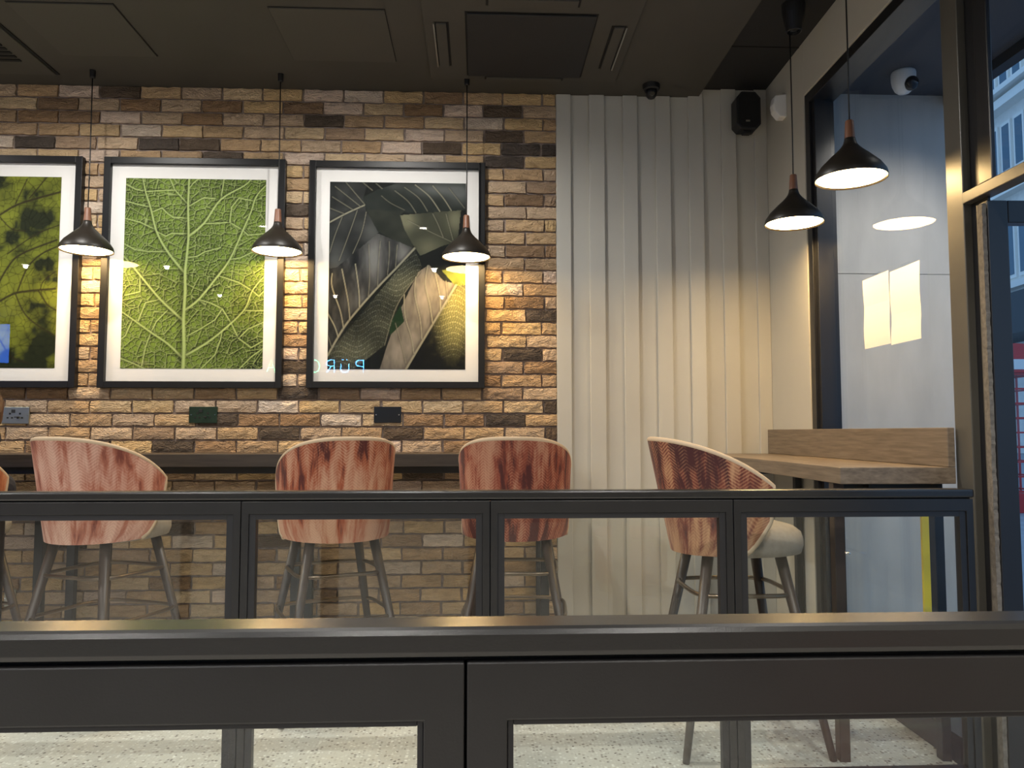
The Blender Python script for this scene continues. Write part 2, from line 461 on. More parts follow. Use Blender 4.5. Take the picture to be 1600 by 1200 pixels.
# open glazed door, swung outwards square to the wall
d1 = empty('door_1', rw(0, -1.99), -RA)
S(d1, 'black framed glass door standing open outwards with worn brush edge', 'door')
y0, y1, dz = -.022, .022, 1.912
MB().box(.0, .068, y0, y1, .012, dz).build('stile', M['blackframe'], d1, bevel=.003)
MB().box(.80, .868, y0, y1, .012, dz).build('stile', M['blackframe'], d1, bevel=.003)
MB().box(.068, .80, y0, y1, dz-.075, dz).build('top_rail', M['blackframe'], d1, bevel=.003)
MB().box(.068, .80, y0, y1, .012, .16).build('bottom_rail', M['blackframe'], d1, bevel=.003)
MB().box(.06, .81, -.004, .004, .15, dz-.07).build('pane', M['winglass'], d1)
bm_ = MB(); r2 = random.Random(3)
pts = []
N = 160
for i in range(N+1):
    z = .02 + (dz-.03)*i/N
    pts.append((z, -.017 - .004*r2.random()))
bm_.add([(-.013, .010, z) for z, e in pts] + [(-.016, e, z) for z, e in pts] + [(-.002, .012, z) for z, e in pts] + [(-.002, e, z) for z, e in pts],
        [(i, i+1, N+1+i+1, N+1+i) for i in range(N)] + [(N+1+i, N+1+i+1, 3*(N+1)+i+1, 3*(N+1)+i) for i in range(N)] + [(i, 2*(N+1)+i, 2*(N+1)+i+1, i+1) for i in range(N)])
bm_.build('brush_strip', M['pile'], d1)
MB().box(-.010, -.001, .013, .020, .02, dz-.006).build('carrier_bar', M['bronze'], d1, bevel=.001)

# added fill lamp in the porch soffit, out of view, brightens the porch wall
pl = empty('porch_fill_lamp', (2.25, 2.90, 3.04)); tag(pl, 'added round fill lamp, out of view in the porch soffit outside, lighting the porch wall', 'lamp')
MB().lathe([(.045, -.0005), (.045, -.007), (.058, -.007), (.060, -.0005)], 24).build('bezel', M['white'], pl)
MB().lathe([(0, -.004), (.044, -.004), (.044, -.001), (0, -.001)], 20).build('lens', M['downlens'], pl)
ld = bpy.data.lights.new('porch_fill_light', 'SPOT'); ld.energy = 75; ld.color = (1, .92, .80); ld.spot_size = math.radians(74); ld.spot_blend = 1.0; ld.shadow_soft_size = .05
lo = bpy.data.objects.new('porch_fill_light', ld); col.objects.link(lo); lo.parent = pl; lo.location = (0, 0, -.02); lo.rotation_euler = (math.radians(42), 0, 0)
# outside: porch pier, soffit, pavement
pier = MB()
for a, b in ((0, 2.022), (2.026, 3.04)): pier.box(1.80, 2.66, 4.10, 4.6, a, b)
pier.box(1.81, 2.65, 4.106, 4.59, 2.0, 2.03)
S(pier.build('wall_porch', M['concrete']), 'grey rendered porch wall seen through the tall window', 'wall')
S(MB().box(1.84, 2.67, -3.0, 4.6, 3.04, 3.34).build('ceiling_porch', M['soffit']), 'dark blue grey soffit of the porch outside the window', 'ceiling')
S(MB().box(2.60, 2.67, -3.0, 4.6, 2.985, 3.06).build('trim_1', M['awning']), 'dark edge strip along the outer side of the porch soffit', 'trim')
S(MB().box(3.0, 60, -25, 90, -.14, -.02).build('pavement', M['pavement']), 'blue grey pavement and street outside the open door', 'pavement')

# ------------------------------------------------------------------ picture prints painted per vertex
def seg_dist(U, V, pts):
    best = np.full(U.shape, 9.0); tpar = np.zeros(U.shape); side = np.zeros(U.shape)
    n = len(pts)-1
    for i in range(n):
        ax, ay = pts[i]; bx, by = pts[i+1]
        dx, dy = bx-ax, by-ay; L2 = dx*dx+dy*dy+1e-9
        t = np.clip(((U-ax)*dx+(V-ay)*dy)/L2, 0, 1)
        d = np.hypot(U-ax-t*dx, V-ay-t*dy)
        m = d < best
        best = np.where(m, d, best); tpar = np.where(m, (i+t)/n, tpar)
        side = np.where(m, np.sign((U-ax)*dy-(V-ay)*dx), side)
    return best, tpar, side
def smooth_path(p, n=6):
    p = [np.array(q, float) for q in p]
    if len(p) < 3: return [tuple(q) for q in p]
    out = []
    for i in range(len(p)-1):
        a = p[max(i-1, 0)]; b = p[i]; c = p[i+1]; d = p[min(i+2, len(p)-1)]
        for k in range(n):
            t = k/n
            out.append(tuple(.5*((2*b)+(-a+c)*t+(2*a-5*b+4*c-d)*t*t+(-a+3*b-3*c+d)*t**3)))
    out.append(tuple(p[-1])); return out
def voro(U, V, n, seed, asp):
    r = np.random.RandomState(seed); g = int(math.sqrt(n))
    gy = int(g*asp)
    P = np.array([((i+r.uniform(.08, .92))/g*1.1-.05, ((j+r.uniform(.08, .92))/gy*1.1-.05)*asp) for i in range(g) for j in range(gy)])
    f1 = np.full(U.shape, 9.0); f2 = np.full(U.shape, 9.0)
    for p in P:
        d = np.hypot(U-p[0], V-p[1]); m = d < f1
        f2 = np.where(m, f1, np.minimum(f2, d)); f1 = np.where(m, d, f1)
    return f2-f1, f1
def vnoise(U, V, s, seed):
    r = np.random.RandomState(seed); G = r.rand(80, 80)
    x = U*s+3; y = V*s+3; i = x.astype(int); j = y.astype(int); fx = x-i; fy = y-j
    fx = fx*fx*(3-2*fx); fy = fy*fy*(3-2*fy)
    return (G[i % 80, j % 80]*(1-fx)+G[(i+1) % 80, j % 80]*fx)*(1-fy)+(G[i % 80, (j+1) % 80]*(1-fx)+G[(i+1) % 80, (j+1) % 80]*fx)*fy
def fbm(U, V, s, seed): return .5*vnoise(U, V, s, seed)+.3*vnoise(U, V, s*2.1, seed+1)+.2*vnoise(U, V, s*4.3, seed+2)
def lerp(a, b, t): return a*(1-t)+b*t
def inpoly(U, V, P):
    ins = np.zeros(U.shape, bool); n = len(P)
    for i in range(n):
        x1, y1 = P[i]; x2, y2 = P[(i+1) % n]
        if y1 == y2: continue
        c = ((y1 > V) != (y2 > V)) & (U < (x2-x1)*(V-y1)/(y2-y1)+x1)
        ins ^= c
    return ins
GW, GH = 216, 298
ASP = 1.385
uu, vv = np.meshgrid(np.linspace(0, 1, GW), np.linspace(0, 1, GH))   # v down
UU, VV = uu, vv*ASP
def conv(pts, tl, tr, br, bl):
    out = []
    for x, y in pts:
        v = (y-(tl[1]+tr[1])/2)/((bl[1]+br[1])/2-(tl[1]+tr[1])/2)
        xl = tl[0]+(bl[0]-tl[0])*v; xr = tr[0]+(br[0]-tr[0])*v
        out.append(((x-xl)/(xr-xl), v*ASP))
    return out

def print_leaf():
    q = ((75, 72), (840, 82), (822, 1118), (42, 1112))
    big = [[(385,1120),(390,1000),(388,850),(396,700),(396,590),(405,500),(414,390),(412,220),(418,60)]]
    mid = [[(400,795),(470,740),(560,630),(640,520),(712,358),(755,260),(785,170),(840,105)], [(418,392),(500,320),(590,190),(720,110),(760,70)],
           [(405,1040),(500,985),(600,910),(720,795),(765,690),(830,610)], [(388,590),(300,480),(240,370),(210,250),(180,150),(165,70)],
           [(380,850),(260,740),(150,610),(100,550),(55,500)], [(375,1050),(300,980),(210,920),(110,850),(45,805)]]
    sml = [[(408,215),(340,140),(310,70)], [(590,190),(600,130),(608,75)], [(418,228),(480,190),(500,180),(560,185)], [(418,130),(440,100),(470,75)],
           [(690,1118),(760,1050),(830,1000)], [(410,510),(460,505),(500,480),(590,455)], [(500,325),(640,315),(712,358)], [(580,610),(690,645),(765,690)],
           [(470,740),(540,760),(600,790)], [(235,360),(150,320),(70,300)], [(200,235),(130,220),(75,205)], [(182,148),(130,140),(75,112)], [(185,150),(250,145),(340,140)],
           [(300,480),(190,480),(120,470),(65,440)], [(45,1060),(120,1090),(180,1118)], [(240,370),(290,395),(320,380),(410,380)], [(218,262),(270,240),(300,270),(330,290),(410,295)],
           [(720,797),(770,800),(830,798)], [(640,520),(700,510),(760,480),(830,470)], [(712,358),(740,385),(830,375)], [(755,260),(720,290)], [(640,315),(650,230),(690,180),(775,195)],
           [(600,910),(590,960),(560,1040),(480,1118)], [(600,790),(560,850),(480,900),(405,940)], [(600,790),(650,870),(690,950)], [(150,610),(150,700),(70,720)], [(260,740),(180,760),(140,860)],
           [(300,800),(240,860),(210,920)], [(210,920),(180,1000),(160,1100)], [(110,850),(70,940),(45,960)], [(765,690),(800,720),(830,690)], [(690,950),(740,900),(830,860)], [(690,950),(760,1000),(830,960)]]
    e1, _ = voro(UU, VV, 150, 1, ASP); e2, _ = voro(UU+.012*fbm(UU, VV, 14, 5), VV+.012*fbm(UU, VV, 14, 9), 900, 2, ASP)
    n = fbm(UU, VV, 5, 3); n2 = fbm(UU, VV, 22, 8)
    light = np.array([.21, .31, .045]); dk = np.array([.016, .030, .008]); vein = np.array([.40, .50, .18])
    t = np.clip(.30+.9*(n-.4)+.45*np.clip(e2/.02, 0, 1)*.6+.2*(n2-.5), 0, 1)
    lowd = np.clip((VV/ASP-.62)*2.2, 0, 1)*np.clip((UU-.55)*3, 0, 1)*fbm(UU, VV, 6, 14)*1.5
    t = np.clip(t-lowd*.8, 0, 1)
    img = dk[None, None]*(1-t[..., None])+light[None, None]*t[..., None]
    def ink(w, amt, dist, sh=.010):
        nonlocal img
        a = (np.clip(1-dist/w, 0, 1)*amt)[..., None]; img = img*(1-a)+vein*a
    e2s = voro(UU+.012*fbm(UU, VV, 14, 5)-.004, VV+.012*fbm(UU, VV, 14, 9)-.005, 900, 2, ASP)[0]
    img = img*(1-.85*np.clip(1-e2s/.011, 0, 1)[..., None]); ink(.0050, .75, e2, )
    e1s = voro(UU-.005, VV-.007, 150, 1, ASP)[0]
    img = img*(1-.75*np.clip(1-e1s/.014, 0, 1)[..., None]); ink(.0055, .8, e1)
    for grp, w, sh in ((sml, .0055, .020), (mid, .0080, .032), (big, .0125, .050)):
        for p in grp:
            pp = conv(p, *q) if grp is sml else smooth_path(conv(p, *q)); d, tp, sd = seg_dist(UU, VV, pp)
            ww = w*(1.35-.75*tp) if grp is not sml else w
            shade = np.clip(1-d/(sh*(1.3-.6*tp)), 0, 1)*np.where(sd > 0, .85, .35)
            img = img*(1-.85*shade[..., None]); 
            a = np.clip(1.6*(1-d/ww), 0, 1)[..., None]*.92; img = img*(1-a)+vein*a
    return img

def print_dark_leaves():
    q = ((62, 57), (828, 70), (825, 1120), (50, 1118))
    cv = lambda p: conv(p, *q)
    n = fbm(UU, VV, 6, 30); n2 = fbm(UU*3, VV, 7, 40); fine = fbm(UU, VV, 40, 50)
    img = np.ones(UU.shape+(3,))*np.array([.010, .013, .012])*(.6+.9*n[..., None])
    def region(poly, c0, c1, f):
        nonlocal img
        m = inpoly(UU, VV, cv(poly))[..., None]
        img = np.where(m, lerp(np.array(c0), np.array(c1), np.clip(f, 0, 1)[..., None]), img)
    def G(cx, cy, rx, ry):
        (x, y), = cv([(cx, cy)]); return np.exp(-((UU-x)/(rx/766.))**2-((VV-y)/(ry/766.))**2)
    region([(40,40),(280,40),(250,150),(265,230),(340,345),(200,470),(100,550),(40,575)], (.016,.019,.019), (.11,.115,.11), .75*n+.7*G(300,350,50,60)+.6*G(100,500,70,60)-.15)
    region([(40,560),(100,550),(330,355),(420,390),(540,440),(230,775),(40,1060)], (.010,.012,.014), (.20,.20,.19), 1.0*G(310,500,50,130)+.8*G(480,470,40,60)+.35*G(240,750,120,60)+.5*n2*n2)
    region([(540,440),(580,540),(450,750),(370,985),(200,1118),(40,1118),(40,1050)], (.014,.017,.014), (.10,.105,.075), .9*G(200,1030,120,80)+.8*G(470,640,110,90)+.4*G(380,870,80,60)+.35*(fine-.4)+.2*n)
    region([(380,1000),(450,800),(560,570),(620,530),(700,620),(780,640),(640,870),(490,1130),(340,1130)], (.07,.064,.055), (.30,.27,.225), .9*n2+.4*G(600,700,80,150)+.4*G(470,1000,80,120)-.05)
    region([(460,760),(480,850),(400,930),(390,880)], (.010,.03,.014), (.03,.06,.03), n)
    region([(780,640),(840,600),(840,1130),(490,1130),(640,880)], (.008,.010,.012), (.20,.19,.085), 1.1*G(790,760,120,140)+.75*G(760,920,90,130)+.35*(fine-.4)-.1)
    region([(690,560),(840,540),(840,640),(770,650)], (.06,.075,.018), (.22,.24,.05), n)
    region([(455,250),(800,215),(780,400),(700,420),(570,480),(470,330)], (.035,.04,.028), (.17,.17,.115), 1.0*G(490,280,60,60)+.9*G(770,270,50,70)+.6*G(620,440,80,60)+.3*n)
    region([(245,150),(330,105),(430,70),(840,60),(840,215),(550,237),(270,222)], (.008,.014,.010), (.13,.14,.135), .9*G(680,100,140,40)+.7*G(800,130,60,60)+.25*n+.3*G(420,80,60,30))
    region([(265,222),(480,225),(455,250),(480,330),(540,440),(420,390),(330,345)], (.012,.017,.014), (.06,.065,.05), n*.8)
    # ribbing across the big lower leaves
    for poly, (ax, ay), w in (([(540,440),(580,540),(450,750),(370,985),(200,1118),(40,1118),(40,1050)], (.12, 1.0), .038), ([(780,640),(840,600),(840,1040),(690,1060),(640,880)], (-.2, 1.0), .040)):
        m = inpoly(UU, VV, cv(poly)); s = (ax*UU+ay*VV+.03*np.sin(UU*22))/w; cr = np.abs(s % 1-.5) > .46
        cr2 = (np.abs(((UU+.12*VV+.006*np.sin(VV*80))/.017) % 1-.5) > .42)
        img = np.where((m & cr2)[..., None], img*1.55+.008, img); img = np.where((m & cr)[..., None], img*1.8+.035, img)
    veins = [([(60,295),(150,245),(255,195)], 5), ([(255,190),(150,65)], 3), ([(235,205),(90,90)], 3), ([(190,222),(75,150)], 3), ([(140,245),(62,215)], 3), ([(215,225),(180,330),(115,510)], 3), ([(265,235),(240,350),(190,470)], 3), ([(130,265),(90,370),(60,470)], 3),
             ([(245,65),(300,110)], 3), ([(320,70),(355,100)], 3), ([(425,110),(500,170),(545,235)], 3), ([(480,90),(560,150),(610,225)], 3), ([(540,75),(620,140),(680,225)], 3.5), ([(640,80),(700,150),(745,220)], 3.5), ([(730,90),(820,205)], 3),
             ([(500,280),(620,340),(750,400)], 2.5), ([(640,240),(670,300),(700,375)], 3), ([(715,240),(755,390)], 3), ([(350,140),(400,180),(480,220)], 2),
             ([(45,1055),(140,890),(230,775),(340,650),(440,545),(537,438)], 6.5),
             ([(140,890),(120,790),(75,660),(75,585)], 4), ([(175,845),(165,740),(130,560)], 4), ([(228,770),(225,680),(205,530)], 4), ([(278,715),(285,600),(280,420)], 3), ([(330,655),(335,520),(345,400)], 3), ([(385,590),(395,480),(395,400)], 3), ([(430,545),(440,420)], 3), ([(110,940),(90,880),(52,810)], 4), ([(75,1000),(52,930)], 3),
             ([(570,570),(440,760),(370,985)], 3), ([(488,1122),(560,1000),(650,850),(772,645)], 7),
             ([(490,1085),(470,1000),(430,860)], 3), ([(535,1030),(520,940),(485,820),(480,700)], 3.5), ([(580,950),(570,840),(540,700),(545,600)], 3.5), ([(640,860),(625,760),(600,640),(612,535)], 4), ([(685,790),(680,700),(650,560)], 3.5), ([(725,720),(715,620)], 3)]
    vc = np.array([.30, .29, .22])
    for p, w in veins:
        d, tp, sd = seg_dist(UU, VV, smooth_path(cv(p))); w = w/766.
        img = img*(1-.5*np.clip(1-d/(w*3.2), 0, 1)[..., None]*np.where(sd > 0, 1, .4)[..., None])
        a = np.clip(1.7*(1-d/(w*1.15)), 0, 1)[..., None]*(.5 if w < 3.2/766 else .85); img = img*(1-a)+vc*a
    return img

def print_curled_leaf():
    sx = lambda p: [(.999-(335-(x+ (y-97)*.0425))/727., (y-97)/988.*ASP) for x, y in p]
    n = fbm(UU, VV, 5, 60); e2, _ = voro(UU+.02*n, VV, 420, 61, ASP); e1, _ = voro(UU, VV, 90, 62, ASP)
    light = np.array([.30, .34, .035]); dk = np.array([.020, .026, .010])
    t = np.clip(.55+1.0*(n-.45), 0, 1)
    def G(cx, cy, rx, ry):
        (x, y), = sx([(cx, cy)]); return np.exp(-((UU-x)/(rx/727.))**2-((VV-y)/(ry/727.))**2)
    WU, WV = .10*(fbm(UU, VV, 9, 71)-.5)*2, .13*(fbm(UU, VV, 9, 75)-.5)*2
    def G(cx, cy, rx, ry):
        (x, y), = sx([(cx, cy)]); return np.exp(-((UU+WU-x)/(rx/727.))**2-((VV+WV-y)/(ry/727.))**2)
    blot = 1.1*G(210,290,110,80)+.9*G(90,430,50,50)+1.0*G(265,570,50,60)+1.1*G(220,960,70,130)+1.0*G(-60,120,120,60)+.9*G(30,1080,200,50)+.7*G(200,790,60,40)+.6*G(-250,700,100,250)
    t = np.clip(t-blot, 0, 1)
    img = dk*(1-t[..., None])+light*t[..., None]
    img = img*(1-.6*np.clip(1-e2/.006, 0, 1)[..., None])*(1-.5*np.clip(1-e1/.008, 0, 1)[..., None])
    for p, w in [([(-390,950),(-150,830),(0,755),(110,700),(300,678)], 8), ([(-390,480),(-150,380),(0,310),(120,240),(330,175)], 8), ([(110,690),(160,570),(230,500),(310,460)], 6), ([(-10,700),(60,570),(130,500),(310,425)], 7), ([(60,500),(200,400),(330,345)], 4),
                 ([(100,710),(140,800),(200,860),(290,915)], 5), ([(215,690),(260,760),(305,790)], 5), ([(20,310),(80,370),(150,380)], 4), ([(225,680),(240,640),(300,590)], 4), ([(100,240),(160,110)], 4), ([(170,210),(260,100)], 4), ([(-200,860),(-170,1000),(-100,1085)], 5), ([(-200,850),(-240,700),(-180,560)], 5), ([(-50,780),(0,900),(70,1020),(160,1060)], 5), ([(-250,420),(-300,250),(-260,100)], 5)]:
        d, tp, sd = seg_dist(UU, VV, smooth_path(sx(p))); w = w/727.
        a = np.clip(1.5*(1-d/w), 0, 1)[..., None]*.9; img = img*(1-a)+np.array([.028, .020, .010])*a
    return img

def print_material():
    t = NT('art_print_ink'); t.set(Base_Color=t.new('ShaderNodeVertexColor', layer_name='ink').outputs[0], Roughness=.6); t.b.inputs['Specular IOR Level'].default_value = .12
    return t.m
M['ink'] = print_material()
def print_mesh(img, x0, x1, z0, z1, y, parent):
    xs = np.linspace(x0, x1, GW); zs = np.linspace(z1, z0, GH)
    X, Z = np.meshgrid(xs, zs)
    vs = np.stack([X, np.full(X.shape, y), Z], -1).reshape(-1, 3)
    idx = np.arange(GW*GH).reshape(GH, GW)
    fs = np.stack([idx[1:, :-1], idx[1:, 1:], idx[:-1, 1:], idx[:-1, :-1]], -1).reshape(-1, 4)
    me = bpy.data.meshes.new('art_print'); me.from_pydata(vs.tolist(), [], fs.tolist()); me.update()
    ca = me.color_attributes.new('ink', 'FLOAT_COLOR', 'POINT')
    ca.data.foreach_set('color', np.concatenate([np.clip(img, 0, 1), np.ones(img.shape[:2]+(1,))], -1).astype(np.float32).ravel())
    me.materials.append(M['ink'])
    return link('art_print', me, parent)

def picture(x0, x1, z0, z1, px0, px1, pz0, pz1, img, label):
    cx = (x0+x1)/2
    root = empty('picture_frame', (cx, DW-.004, z0))
    tag(root, label, 'picture', 'framed leaf photographs')
    w = (x1-x0)/2; h = z1-z0; fw = .037; dep = .045
    f = MB().box(-w, -w+fw, -dep, 0, 0, h).box(w-fw, w, -dep, 0, 0, h).box(-w+fw, w-fw, -dep, 0, 0, fw).box(-w+fw, w-fw, -dep, 0, h-fw, h)
    f.build('frame', M['pframe'], root, bevel=.002)
    MB().box(-w+fw-.004, w-fw+.004, -.018, -.006, fw-.004, h-fw+.004).build('mount', M['mount'], root)
    mo = [c for c in kids(root) if c.name.startswith('mount')][0]
    print_mesh(img, px0-cx, px1-cx, pz0-z0, pz1-z0, -.0195, mo)
    MB().box(-w+fw-.002, w-fw+.002, -.028, -.026, fw-.002, h-fw+.002).build('pane', M['picglass'], root)
picture(-3.274, -2.254, 1.401, 2.718, -3.17, -2.379, 1.511, 2.603, print_curled_leaf()*.8, 'black framed photo of a curled yellow green leaf at the far left')
picture(-2.134, -1.114, 1.401, 2.718, -2.019, -1.228, 1.511, 2.603, print_leaf(), 'black framed photo of one bright green veined leaf')
picture(-.978, .031, 1.403, 2.715, -.864, -.080, 1.511, 2.598, np.clip(print_dark_leaves(), 0, 1)**1.22*1.25, 'black framed photo of dark overlapping leaves with pale ribs')

# ------------------------------------------------------------------ pendant lamps
def make_pendant():
    root = empty('pendant_lamp'); root.location = (0, 0, 0)
    MB().lathe([(.135, 0), (.1355, .008), (.132, .025), (.112, .055), (.090, .077), (.073, .094), (.052, .113), (.037, .129), (.027, .143), (.0225, .157), (.021, .167),
                (.018, .167), (.020, .150), (.035, .122), (.070, .088), (.109, .049), (.129, .021), (.132, .002), (.135, 0)], 48).build('shade', M['shade'], root, smooth=True)
    MB().lathe([(.0, .0065), (.127, .0065), (.127, .0105), (.0, .0105)], 48).build('diffuser', M['pendant'], root)
    MB().lathe([(.0212, .163), (.0205, .166), (.0162, .236), (.014, .240), (.0, .240)], 24, cap0=True).build('neck', M['walnut'], root, smooth=True)
    return root
pend = make_pendant()
def hang(o, x, y, z, ceil, label):
    o.location = (x, y, z)
    tag(o, label, 'lamp', 'cone pendant lamps')
    L = ceil - z
    MB().tube([(0, 0, .238), (.0015, .001, .45), (0, 0, L-.03)], .0032, 8).build('cord', M['cable'], o, smooth=True)
    MB().lathe([(0, L-.046), (.012, L-.046), (.015, L-.040), (.016, L-.0005), (0, L-.0005)], 24).build('ceiling_rose', M['cable'], o)
RIM = 2.14
spots = [(-2.140, 4.225, RIM-.003, CEIL, 'black pendant lamp between the far left and green leaf pictures'),
         (-1.113, 4.225, RIM+.002, CEIL, 'black pendant lamp over the right edge of the green leaf picture'),
         (-.0735, 4.225, RIM-.020, CEIL, 'black pendant lamp over the right edge of the dark leaves picture'),
         (1.505, 3.56, RIM+.007, 3.20, 'smaller looking pendant lamp over the far part of the window counter'),
         (1.472, 2.93, RIM+.012, 3.20, 'largest pendant lamp, nearest, in front of the window glass')]
roots = [pend] + [copy_tree(pend) for _ in spots[1:]]
for o, s in zip(roots, spots): hang(o, *s)

# ------------------------------------------------------------------ wall counter and window counter
wc = empty('wall_counter', (-1.6, 4.2, 0))
tag(wc, 'long dark brown bar counter along the brick wall', 'counter')
def loc(mb, name, m, root, **kw):
    o = mb.build(name, m, root, **kw); o.location = tuple(-c for c in root.location); return o
loc(MB().box(-3.9, .44, 4.02, 4.405, .975, 1.04), 'worktop', M['oakdark'], wc, bevel=.002)
loc(MB().box(-3.88, .42, 4.13, 4.17, .935, .974), 'under_rail', M['blackmetal'], wc)
for x in (-3.53, -2.236, -.945, .345):
    loc(MB().box(x-.022, x+.022, 4.045, 4.085, 0, .975), 'leg', M['blackmetal'], wc, bevel=.002)
    loc(MB().box(x-.022, x+.022, 4.36, 4.40, 0, .975), 'leg', M['blackmetal'], wc, bevel=.002)
    loc(MB().box(x-.022, x+.022, 4.085, 4.36, .935, .974), 'cross_bar', M['blackmetal'], wc)

oc = empty('window_counter', rw(-.2, -.9), -RA)
tag(oc, 'grey brown oak counter with raised back edge under the window', 'counter')
def oloc(mb, name, m, **kw):
    o = mb.build(name, m, oc, **kw); o.location = (.2, .9, 0); return o
oloc(MB().box(-.415, -.008, -1.80, -.018, .972, 1.03), 'worktop', M['oak'], bevel=.0025)
oloc(MB().box(-.034, -.008, -1.80, -.018, 1.0305, 1.168), 'upstand', M['oak'], bevel=.0025)
oloc(MB().box(-.30, -.06, -1.765, -1.70, .957, .971), 'bracket', M['blackmetal'])
for y in (-1.70, -.42):
    oloc(MB().box(-.405, -.368, y-.02, y+.02, 0, .971), 'leg', M['leg'] if y < -1 else M['blackmetal'], bevel=.002)
    oloc(MB().box(-.043, -.010, y-.02, y+.02, 0, .971), 'leg', M['blackmetal'], bevel=.002)
    oloc(MB().box(-.368, -.043, y-.02, y+.02, .935, .971), 'cross_bar', M['blackmetal'])

# ------------------------------------------------------------------ balustrades
def ring(x0, x1, z0, z1, u0, u1, w0, w1, ya, yb):
    o = [(x0, z0), (x1, z0), (x1, z1), (x0, z1)]; n = [(u0, w0), (u1, w0), (u1, w1), (u0, w1)]
    vs = [(p[0], y, p[1]) for y in (ya, yb) for r in (o, n) for p in r]; fs = []
    for k in range(4):
        j = (k+1) % 4
        fs += [(k, j, 4+j, 4+k), (8+k, 12+k, 12+j, 8+j), (k, 8+k, 8+j, j), (4+k, 4+j, 12+j, 12+k)]
    return MB().add(vs, fs)
def balustrade(Y, seams, top_h, bead_t, stile, bead_s, x_end, label):
    root = empty('glass_balustrade', (seams[len(seams)//2], Y+.02, 0))
    tag(root, label, 'railing', 'black glass railings')
    x0, x1 = seams[0], x_end
    L = lambda mb, name, m, **kw: loc(mb, name, m, root, **kw)
    L(MB().box(x0, x1, Y, Y+.052, .9385, .967), 'cap_rail', M['caprail'], bevel=.0065)
    L(MB().box(x0+.01, x1-.01, Y+.012, Y+.040, .9345, .9390), 'spacer', M['slot'])
    for a, b in zip(seams[:-1], seams[1:]):
        a += .0012; b -= .0012; zt = .935
        if b < x1-.02: L(MB().box(b-.006, b+.0084, Y+.030, Y+.0445, .02, .93), 'joint_strip', M['slot'])
        pf = L(ring(a, b, 0, zt, a+stile, b-stile, .065, zt-top_h, Y+.002, Y+.042), 'panel_frame', M['rail'], bevel=.0018)
        ia, ib, zi, zb = a+stile, b-stile, zt-top_h, .065
        (MB().box(ia, ia+bead_s, Y+.007, Y+.036, zb, zi).box(ib-bead_s, ib, Y+.007, Y+.036, zb, zi)
          .box(ia+bead_s, ib-bead_s, Y+.007, Y+.036, zi-bead_t, zi).box(ia+bead_s, ib-bead_s, Y+.007, Y+.036, zb, zb+bead_t)).build('glazing_bead', M['bead'], pf, bevel=.001)
        MB().box(ia+.004, ib-.004, Y+.018, Y+.026, zb+.004, zi-.004).build('pane', M['glass'], pf)
balustrade(2.45, [-2.302, -1.522, -.742, .036, .816, 1.608], .039, .018, .023, .021, 1.612, 'far black railing with glass panes in front of the stools')
balustrade(.735, [-1.572, -.792, -.012, .768, 1.548], .054, .006, .038, .006, 1.548, 'near black railing crossing the bottom of the picture')

# ------------------------------------------------------------------ bar stools
def shell_mesh():
    NS, NTT = 44, 12
    vo = []; uvs = []; fs = []
    def pos(s, t, off):
        phm = math.radians(80 + 24*min(1, t/.5)**.6)
        ph = s*phm
        a = .236+.016*t-off; b = .235+.088*t-off
        zt = 1.120 - .168*abs(s)**2.7
        zb = .695 + .012*abs(s)**2
        z = zb + (zt-zb)*t
        e = 1.0
        sx = math.copysign(abs(math.sin(ph))**e, math.sin(ph)); cy = math.copysign(abs(math.cos(ph))**e, math.cos(ph))
        return (a*sx, -b*cy, z)
    for j in range(NTT+1):
        for i in range(NS+1):
            s = -1+2*i/NS; t = j/NTT
            vo.append(pos(s, t, 0)); uvs.append((s*.44, pos(s, t, 0)[2]))
    for j in range(NTT):
        for i in range(NS):
            a = j*(NS+1)+i; fs.append((a, a+1, a+NS+2, a+NS+1))
    return pos, NS, NTT, vo, uvs, fs
POS, NS, NTT, SV, SUV, SF = shell_mesh()
